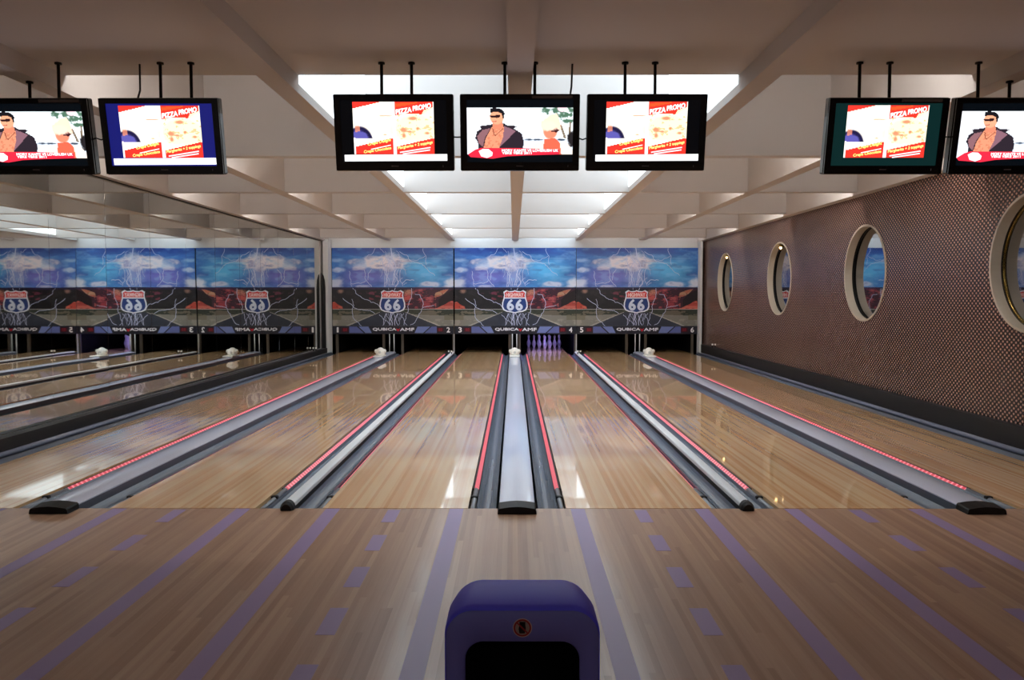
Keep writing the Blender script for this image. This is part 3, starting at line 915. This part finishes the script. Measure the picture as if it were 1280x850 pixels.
# promo picture (canvas units from the photograph's crop)
def promo(bg, bar):
    ux = lambda x: (x - 635) / 1240.0 * TW
    uz = lambda y: (417 - y) / 805.0 * TH
    cv = Canvas(215, 95, 1050, 640, 100, 66, (255, 250, 236))
    n1 = fbm(cv.X.shape, 9, 4, 31, 1.3); n2 = fbm(cv.X.shape, 18, 3, 32, 1.3)
    cv.blend(((cv.X < 630) & (n1 > .52)) * .5, (255, 240, 200))
    cv.ell(850, 370, 260, 150, (255, 240, 190), .2, .9, (n1 - .5) * .5)
    cv.blend(((cv.X > 670) & (cv.Y > 230) & (cv.Y < 480) & (n2 > .63)) * .8, (240, 170, 120))
    for x, y, rx, ry in ((735, 385, 34, 22), (735, 445, 18, 24), (835, 268, 46, 16), (880, 370, 16, 14), (800, 405, 24, 10), (980, 420, 24, 12), (560, 240, 70, 5), (540, 435, 24, 6)):
        cv.ell(x, y, rx, ry, (214, 110, 78), .4, .8, (n2 - .5) * .9)
    cv.ell(280, 520, 135, 170, (30, 26, 60), .05, 1.0)
    cv.ell(265, 520, 110, 140, (92, 88, 170), .12, .9, (n2 - .5) * .7)
    cv.poly([(232, 340), (285, 348), (285, 400), (232, 410)], (214, 130, 100), .8)
    cv.poly([(215, 470), (420, 478), (420, 640), (215, 640)], (255, 246, 240))
    cv.poly([(215, 95), (510, 95), (215, 165)], (226, 52, 42))
    cv.poly([(645, 95), (1045, 95), (1045, 150), (930, 225), (780, 215), (650, 235)], (222, 50, 38))
    cv.poly([(660, 110), (880, 98), (880, 112), (660, 150)], (236, 92, 40), .7)
    cv.poly([(235, 560), (625, 470), (625, 640), (235, 640)], (222, 50, 40))
    cv.poly([(660, 560), (1050, 470), (1050, 640), (660, 640)], (222, 50, 40))
    cv.poly([(628, 95), (645, 95), (660, 640), (628, 640)], (255, 252, 248))
    cv.poly([(950, 180), (1045, 150), (1045, 230), (920, 230)], (255, 244, 200), .9)
    pr = Print(0.0005)
    T = lambda s, x0, y0, x1, y1, c, rise, b=0.0: pr.text(s, ux(x0), uz(y0), ux(x1), uz(y1), c, rise / 805.0 * TH, True, b)
    T('PIZZA', 662, 226, 822, 176, (255, 246, 246), 26, 0.0022)
    T('PROMO', 838, 190, 1022, 140, (255, 246, 246), 32, 0.0022)
    T('CREPES', 225, 188, 440, 164, (255, 226, 226), 40, 0.001)
    T('Crepe Delight', 358, 560, 600, 522, (255, 226, 120), 50, 0.0012)
    T('Crepe Chocolate', 315, 640, 600, 602, (255, 226, 120), 44, 0.0012)
    T('Margherita + 2 toppings', 672, 598, 1032, 560, (255, 226, 130), 62, 0.0012)
    pr.stroke([(ux(390), uz(590)), (ux(598), uz(545))], 0.006, (255, 236, 236), True)
    pr.stroke([(ux(690), uz(622)), (ux(1010), uz(570))], 0.008, (255, 222, 226))
    pr.stroke([(ux(720), uz(638)), (ux(1005), uz(596))], 0.008, (255, 222, 226))
    pr.stroke([(ux(222), uz(178)), (ux(600), uz(100))], 0.007, (255, 232, 236))
    if bar:
        pr.poly([(ux(112), uz(716)), (ux(1190), uz(710)), (ux(1190), uz(640)), (ux(112), uz(648))], (255, 255, 255))
    return merge_print(cv.geo(ux, uz), pr)
def video():
    ux = lambda x: (x - 632) / 1232.0 * TW
    uz = lambda y: (415 - y) / 800.0 * TH
    cv = Canvas(85, 155, 1180, 640, 140, 66, (236, 244, 252))
    X, Y = cv.X, cv.Y
    n1 = fbm(X.shape, 10, 4, 41, 2.0); n2 = fbm(X.shape, 22, 3, 42, 2.0)
    cv.blend((Y > 480) * .6, (206, 220, 240))
    cv.blend((X < 300) * (300 - X) / 300 * .25, (240, 200, 214))
    for x in (730, 820, 1060): cv.ell(x, 486, 42, 10, (44, 52, 66), .4, .9, (n2 - .5))
    # plant and flower
    for x, y, rx, ry in ((920, 180, 40, 30), (1100, 230, 70, 26), (1120, 290, 60, 24), (1010, 180, 60, 24), (1150, 180, 30, 30)):
        cv.ell(x, y, rx, ry, (58, 92, 70), .3, .9, (n2 - .5) * 2.2)
    cv.poly([(1040, 330), (1060, 330), (1110, 470), (1085, 470)], (120, 104, 86))
    cv.poly([(1140, 300), (1158, 300), (1150, 470), (1130, 470)], (120, 104, 86))
    cv.ell(1165, 480, 45, 85, (26, 22, 24), .2, .95, (n2 - .5) * .8)
    cv.ell(1062, 160, 46, 38, (252, 214, 228), .15, 1.0)
    # woman on the screen
    cv.ell(940, 330, 100, 60, (232, 196, 172), .2, 1.0, (n2 - .5) * .5)
    cv.poly([(850, 350), (880, 280), (950, 225), (1010, 215), (1040, 280), (1055, 380), (1000, 420), (880, 420)], (240, 206, 184))
    cv.ell(945, 400, 72, 80, (226, 128, 100), .12, 1.0)
    cv.poly([(950, 390), (1010, 365), (1040, 390), (1010, 410), (955, 405)], (60, 26, 30))
    cv.ell(930, 345, 90, 48, (244, 212, 190), .2, 1.0, (n2 - .5) * .5)
    cv.poly([(880, 480), (1000, 470), (1060, 540), (1060, 640), (870, 640)], (222, 96, 72))
    cv.poly([(740, 570), (820, 510), (880, 500), (875, 640), (740, 640)], (238, 214, 204))
    cv.poly([(1040, 500), (1120, 520), (1180, 600), (1180, 640), (1060, 640)], (232, 218, 206))
    # man on the screen
    cv.poly([(215, 345), (330, 330), (355, 318), (470, 318), (500, 335), (605, 345), (570, 372), (650, 420), (672, 500), (665, 580), (200, 580), (198, 510), (170, 470), (190, 400), (235, 372)], (42, 34, 42))
    cv.poly([(245, 385), (330, 365), (270, 470), (250, 560), (205, 520), (190, 450)], (132, 92, 98))
    cv.poly([(470, 345), (560, 380), (590, 395), (470, 520), (420, 560)], (128, 92, 104))
    cv.poly([(345, 350), (470, 350), (460, 450), (415, 580), (255, 580), (280, 470)], (218, 140, 108))
    cv.blend(cv.inside([(345, 350), (470, 350), (460, 450), (415, 580), (255, 580), (280, 470)]) * (n2 > .55) * .4, (168, 90, 66))
    cv.poly([(355, 300), (450, 290), (465, 370), (350, 380)], (206, 126, 98))
    cv.ell(395, 250, 72, 78, (226, 156, 122), .08, 1.0)
    cv.poly([(325, 205), (328, 165), (370, 155), (440, 168), (474, 205), (470, 262), (455, 262), (445, 215), (400, 198)], (24, 22, 26))
    cv.poly([(318, 238), (430, 228), (432, 250), (400, 262), (335, 258)], (44, 24, 26))
    cv.poly([(345, 296), (390, 290), (388, 300), (350, 304)], (170, 80, 70))
    cv.poly([(345, 365), (352, 365), (372, 440), (365, 445)], (110, 50, 40)); cv.poly([(462, 365), (468, 368), (380, 450), (370, 445)], (110, 50, 40))
    pr = Print(0.0005)
    pr.poly([(ux(a), uz(b)) for a, b in ((95, 640), (170, 590), (230, 572), (660, 575), (1040, 590), (1040, 640), (700, 650), (500, 660), (350, 685), (120, 668))], (222, 40, 62))
    pr.poly([(ux(a), uz(b)) for a, b in ((205, 605), (250, 582), (310, 585), (350, 620), (345, 655), (290, 678), (230, 660))], (252, 240, 244))
    pr.text('MORY KANTE VS LOVERUSH UK', ux(446), uz(612), ux(1028), uz(586), (255, 248, 250), 0, True, 0.0012)
    pr.text('YEKE YEKE 2011', ux(448), uz(637), ux(752), uz(616), (255, 248, 250), 0, True, 0.0012)
    return merge_print(cv.geo(ux, uz), pr)
tv_case = box_mesh(-TW / 2, TW / 2, 0.006, 0.075, -TH / 2, TH / 2, 0.010, 2)
for v in tv_case.vertices:                         # gently bowed lower edge
    if v.co.z < -TH / 2 + 0.03: v.co.z -= 0.010 * (1 - (v.co.x / (TW / 2)) ** 2)
tv_back = box_mesh(-TW / 2 + 0.10, TW / 2 - 0.10, 0.074, 0.12, -TH / 2 + 0.06, TH / 2 - 0.06, 0.02, 2)
def rect_ring(a, b, c, d, y0, y1):                  # outer (x,z half-extents offset) and inner rectangles
    O = [(-a, -b), (a, -b), (a, b), (-a, b)]; I = [(-c[0], d[0]), (c[0], d[0]), (c[0], d[1]), (-c[0], d[1])]
    V = [(x, y0, z) for x, z in O] + [(x, y0, z) for x, z in I] + [(x, y1, z) for x, z in O] + [(x, y1, z) for x, z in I]
    F = []
    for i in range(4):
        j = (i + 1) % 4
        F += [(i, j, 4 + j, 4 + i), (8 + i, 12 + i, 12 + j, 8 + j), (i, 8 + i, 8 + j, j), (4 + i, 4 + j, 12 + j, 12 + i)]
    me = mesh_of(V, F); fix_normals(me)
    return me
SX, SZ0, SZ1 = 0.362, -0.196, 0.218
tv_bezel = rect_ring(TW / 2 - 0.004, TH / 2 - 0.004, (SX,), (SZ0, SZ1), -0.004, 0.0065)
scr_me = mesh_of([(-SX, 0.004, SZ0), (SX, 0.004, SZ0), (SX, 0.004, SZ1), (-SX, 0.004, SZ1), (-SX, 0.007, SZ0), (SX, 0.007, SZ0), (SX, 0.007, SZ1), (-SX, 0.007, SZ1)],
                 [(0, 1, 2, 3), (7, 6, 5, 4), (0, 4, 5, 1), (1, 5, 6, 2), (2, 6, 7, 3), (3, 7, 4, 0)])
def screen_mat(name, c):
    return mat(name, rgb(*c), 0.15, emit=rgb(*c), estr=0.5)
SCR = {'black': screen_mat('screen_black', (6, 7, 10)), 'blue': screen_mat('screen_blue', (28, 32, 120)), 'teal': screen_mat('screen_teal', (14, 44, 44)), 'video': screen_mat('screen_dark', (8, 14, 20))}
P_bar = promo('black', True); P_nobar = promo('black', False); P_vid = video()
TVY = 5.66
tvs = [(-3.330, 'video', 'black ceiling television showing the music video, beside the mirror wall', (-0.09, 0.115), H0),
       (-2.440, 'blue', 'black ceiling television showing the pizza promo on blue', (-0.06, 0.155), None),
       (-0.845, 'black', 'black ceiling television with pizza promo on black, left of the centre video screen', (-0.105, 0.105), None),
       (0.018, 'video', 'centre black ceiling television showing the music video', (-0.105, 0.105), None),
       (0.885, 'black', 'black ceiling television with pizza promo on black, right of the centre video screen', (-0.13, 0.08), None),
       (2.525, 'teal', 'black ceiling television showing the pizza promo on dark teal', (-0.13, 0.08), None),
       (3.385, 'video', 'black ceiling television showing the music video, at the right picture edge', (-0.16, 0.06), None)]
for x, kind, lb, rods, _ in tvs:
    TVZ = 2.655 if abs(x) < 1 else 2.63
    r = empty('television', (x, TVY, TVZ))
    c = put('casing', tv_case, M['tvcase'], r, None, (math.radians(11.0), 0, 0))
    put('bezel', tv_bezel, M['tvcase'], c)
    s = put('screen', scr_me, SCR[kind].copy() if False else None, c)
    s.data = scr_me.copy(); s.data.materials.append(SCR[kind])
    pm = P_vid if kind == 'video' else (P_nobar if kind == 'teal' else P_bar)
    put('picture', pm, M['screen_print'], c, (0, 0.0030, 0.0))
    put('back_cover', tv_back, M['tvcase'], c)
    put('maker_mark', box_mesh(-0.024, 0.024, -0.0052, -0.004, -0.226, -0.219), M['tvgrey'], c)
    put('power_light', box_mesh(0.330, 0.334, -0.0052, -0.004, -0.230, -0.216), M['tvgrey'], c)
    if kind in ('video', 'teal'):
        put('energy_label', box_mesh(0.08, 0.355, -0.0052, -0.004, 0.226, 0.245), M['tvgrey'], c)
    put('mount_plate', box_mesh(-0.2, 0.2, 0.13, 0.15, -0.10, 0.10, 0.004, 1), M['black'], r)
    put('mount_arm', box_mesh(-0.04, 0.04, 0.08, 0.14, -0.05, 0.05, 0.004, 1), M['black'], r)
    for dx in rods:
        X_ = x + dx
        top = H1
        for a, b in LB:
            if a - 0.012 < X_ < b + 0.012: top = H0
        put('hanging_rod', tube_mesh([(dx, 0.145, -0.08), (dx, 0.145, top - TVZ)], 0.011, 10), M['black'], r)
        put('ceiling_flange', lathe_mesh([(0.024, top - TVZ - 0.012), (0.024, top - TVZ)], 12), M['black'], r, (dx, 0.145, 0))
    cb = {'blue': -0.23, }.get(kind)
    if kind == 'blue' or (kind == 'video' and abs(x) < 0.5):
        cx_ = -0.22 if kind == 'blue' else 0.37
        put('cable', tube_mesh([(cx_, 0.18, H1 - TVZ), (cx_ - 0.005, 0.19, 0.36), (cx_ - 0.02, 0.16, 0.26), (cx_ - 0.02, 0.12, 0.15)], 0.007, 6), M['black'], r)
    tag(r, lb, 'television', 'televisions hung over the foul line')
# short cables linking neighbouring sets
for xa, xb, sag in ((-2.915, -2.855, .02), (-0.435, -0.395, .003), (0.43, 0.475, .02), (2.94, 2.97, .003)):
    c = put('link_cable', tube_mesh([(xa - 0.03, TVY + 0.06, 2.64), ((xa + xb) / 2, TVY + 0.06, 2.64 - sag), (xb + 0.03, TVY + 0.06, 2.64)], 0.005, 6), M['black'])
    tag(c, {-2.915: 'short black cable between the two left televisions', -0.435: 'short black cable left of the centre television', 0.43: 'sagging black cable right of the centre television', 2.94: 'short black cable between the two right televisions'}[xa], 'cable', 'cables between televisions')

# ------------------------------------------------------------------ ball return hood in the foreground
def rr(hw, z0, z1, rt, rb, n=8):
    P = []
    for cx, cz, r, a0 in ((hw - rb, z0 + rb, rb, -90), (hw - rt, z1 - rt, rt, 0), (-hw + rt, z1 - rt, rt, 90), (-hw + rb, z0 + rb, rb, 180)):
        for k in range(n + 1):
            a = math.radians(a0 + 90 * k / n)
            P.append((cx + r * math.cos(a), cz + r * math.sin(a)))
    return P
def loft(sections, close_last=True):
    V = []; F = []; n = len(sections[0][1])
    for y, P in sections: V += [(x, y, z) for x, z in P]
    for s in range(len(sections) - 1):
        for i in range(n):
            j = (i + 1) % n
            F.append((s * n + i, s * n + j, (s + 1) * n + j, (s + 1) * n + i))
    if close_last: F.append(tuple((len(sections) - 1) * n + i for i in range(n)))
    me = mesh_of(V, F, smooth=True); fix_normals(me)
    return me
hd = empty('ball_return_hood', (0.005, 2.73, 0.0))
def bow(P, k):                                     # slight crown on the top edge
    return [(x, z + (k * (1 - (x / 0.27) ** 2) if z > 0.38 else 0)) for x, z in P]
shell = loft([(0.012, bow(rr(0.256, 0.004, 0.452, 0.085, 0.01), .010)), (0.010, bow(rr(0.264, 0.002, 0.463, 0.09, 0.01), .010)), (0.030, bow(rr(0.268, 0.002, 0.472, 0.095, 0.01), .012)),
              (0.16, bow(rr(0.266, 0.002, 0.482, 0.10, 0.01), .012)), (0.27, bow(rr(0.258, 0.002, 0.472, 0.11, 0.01), .010)), (0.33, bow(rr(0.240, 0.002, 0.445, 0.12, 0.01), .008)), (0.36, rr(0.205, 0.002, 0.40, 0.12, 0.01))])
put('shell', shell, M['hood'], hd)
hole = rr(0.196, 0.08, 0.355, 0.062, 0.03)
front = loft([(0.006, bow(rr(0.262, 0.004, 0.459, 0.087, 0.01), .010)), (0.0, bow(rr(0.256, 0.010, 0.452, 0.085, 0.01), .010)), (0.0, rr(0.202, 0.074, 0.361, 0.066, 0.033)), (0.012, hole)], False)
put('front_panel', front, M['hood_front'], hd)
put('ball_tunnel', loft([(0.012, hole), (0.20, rr(0.19, 0.085, 0.345, 0.06, 0.03))]), M['pit'], hd)
pr = Print(0.0004)
cz = 0.408; R = 0.033
circ = lambda r, n=28: [(r * math.cos(2 * math.pi * k / n), cz + r * math.sin(2 * math.pi * k / n)) for k in range(n)]
pr.poly(circ(R), (196, 172, 160)); pr.poly(circ(R * .92), (150, 40, 44)); pr.poly(circ(R * .74), (150, 128, 118))
pr.poly([(-0.010, cz - 0.019), (0.008, cz - 0.019), (0.012, cz - 0.002), (0.010, cz + 0.010), (0.005, cz + 0.019), (-0.005, cz + 0.020), (-0.010, cz + 0.012), (-0.013, cz - 0.004)], (14, 12, 14))
for dx in (-0.008, -0.0028, 0.0028, 0.008):
    pr.poly([(dx - 0.0022, cz + 0.008), (dx + 0.0022, cz + 0.008), (dx + 0.002, cz + 0.022), (dx - 0.002, cz + 0.022)], (14, 12, 14), False)
pr.stroke([(-R * .62, cz + R * .62), (R * .62, cz - R * .62)], 0.005, (150, 40, 44), True)
st_ = put('warning_sticker', pr.mesh(), M['print'], hd, (0, -0.0006, 0))
st_['label'] = 'round red no-hands warning sticker'
tag(hd, 'violet ball return hood with black opening at the front of the approach', 'ball return')

# ------------------------------------------------------------------ lounge behind the bowlers, with added fill lamps
wf = box('wall_front', WALL_L - .2, WALL_R + .3, BACK - 0.2, BACK, -0.2, H2, M['dim_wall'])
tag(wf, kind='structure')
for x in (-2.56, 2.58):
    l = empty('lounge_fill_lamp', (x, -2.6, H1))  # unseen fill lamp, added to brighten the hood and approach
    put('fill_lamp_frame', box_mesh(-0.62, 0.62, -0.17, 0.17, -0.05, 0.0, 0.01, 1), M['white_paint'], l)
    put('fill_diffuser', box_mesh(-0.58, 0.58, -0.13, 0.13, -0.056, -0.0502), M['panel'], l)
    tag(l, 'long added fill lamp in the %s bay behind the bowlers' % ('left' if x < 0 else 'right'), 'lamp', 'added lounge fill lamps')
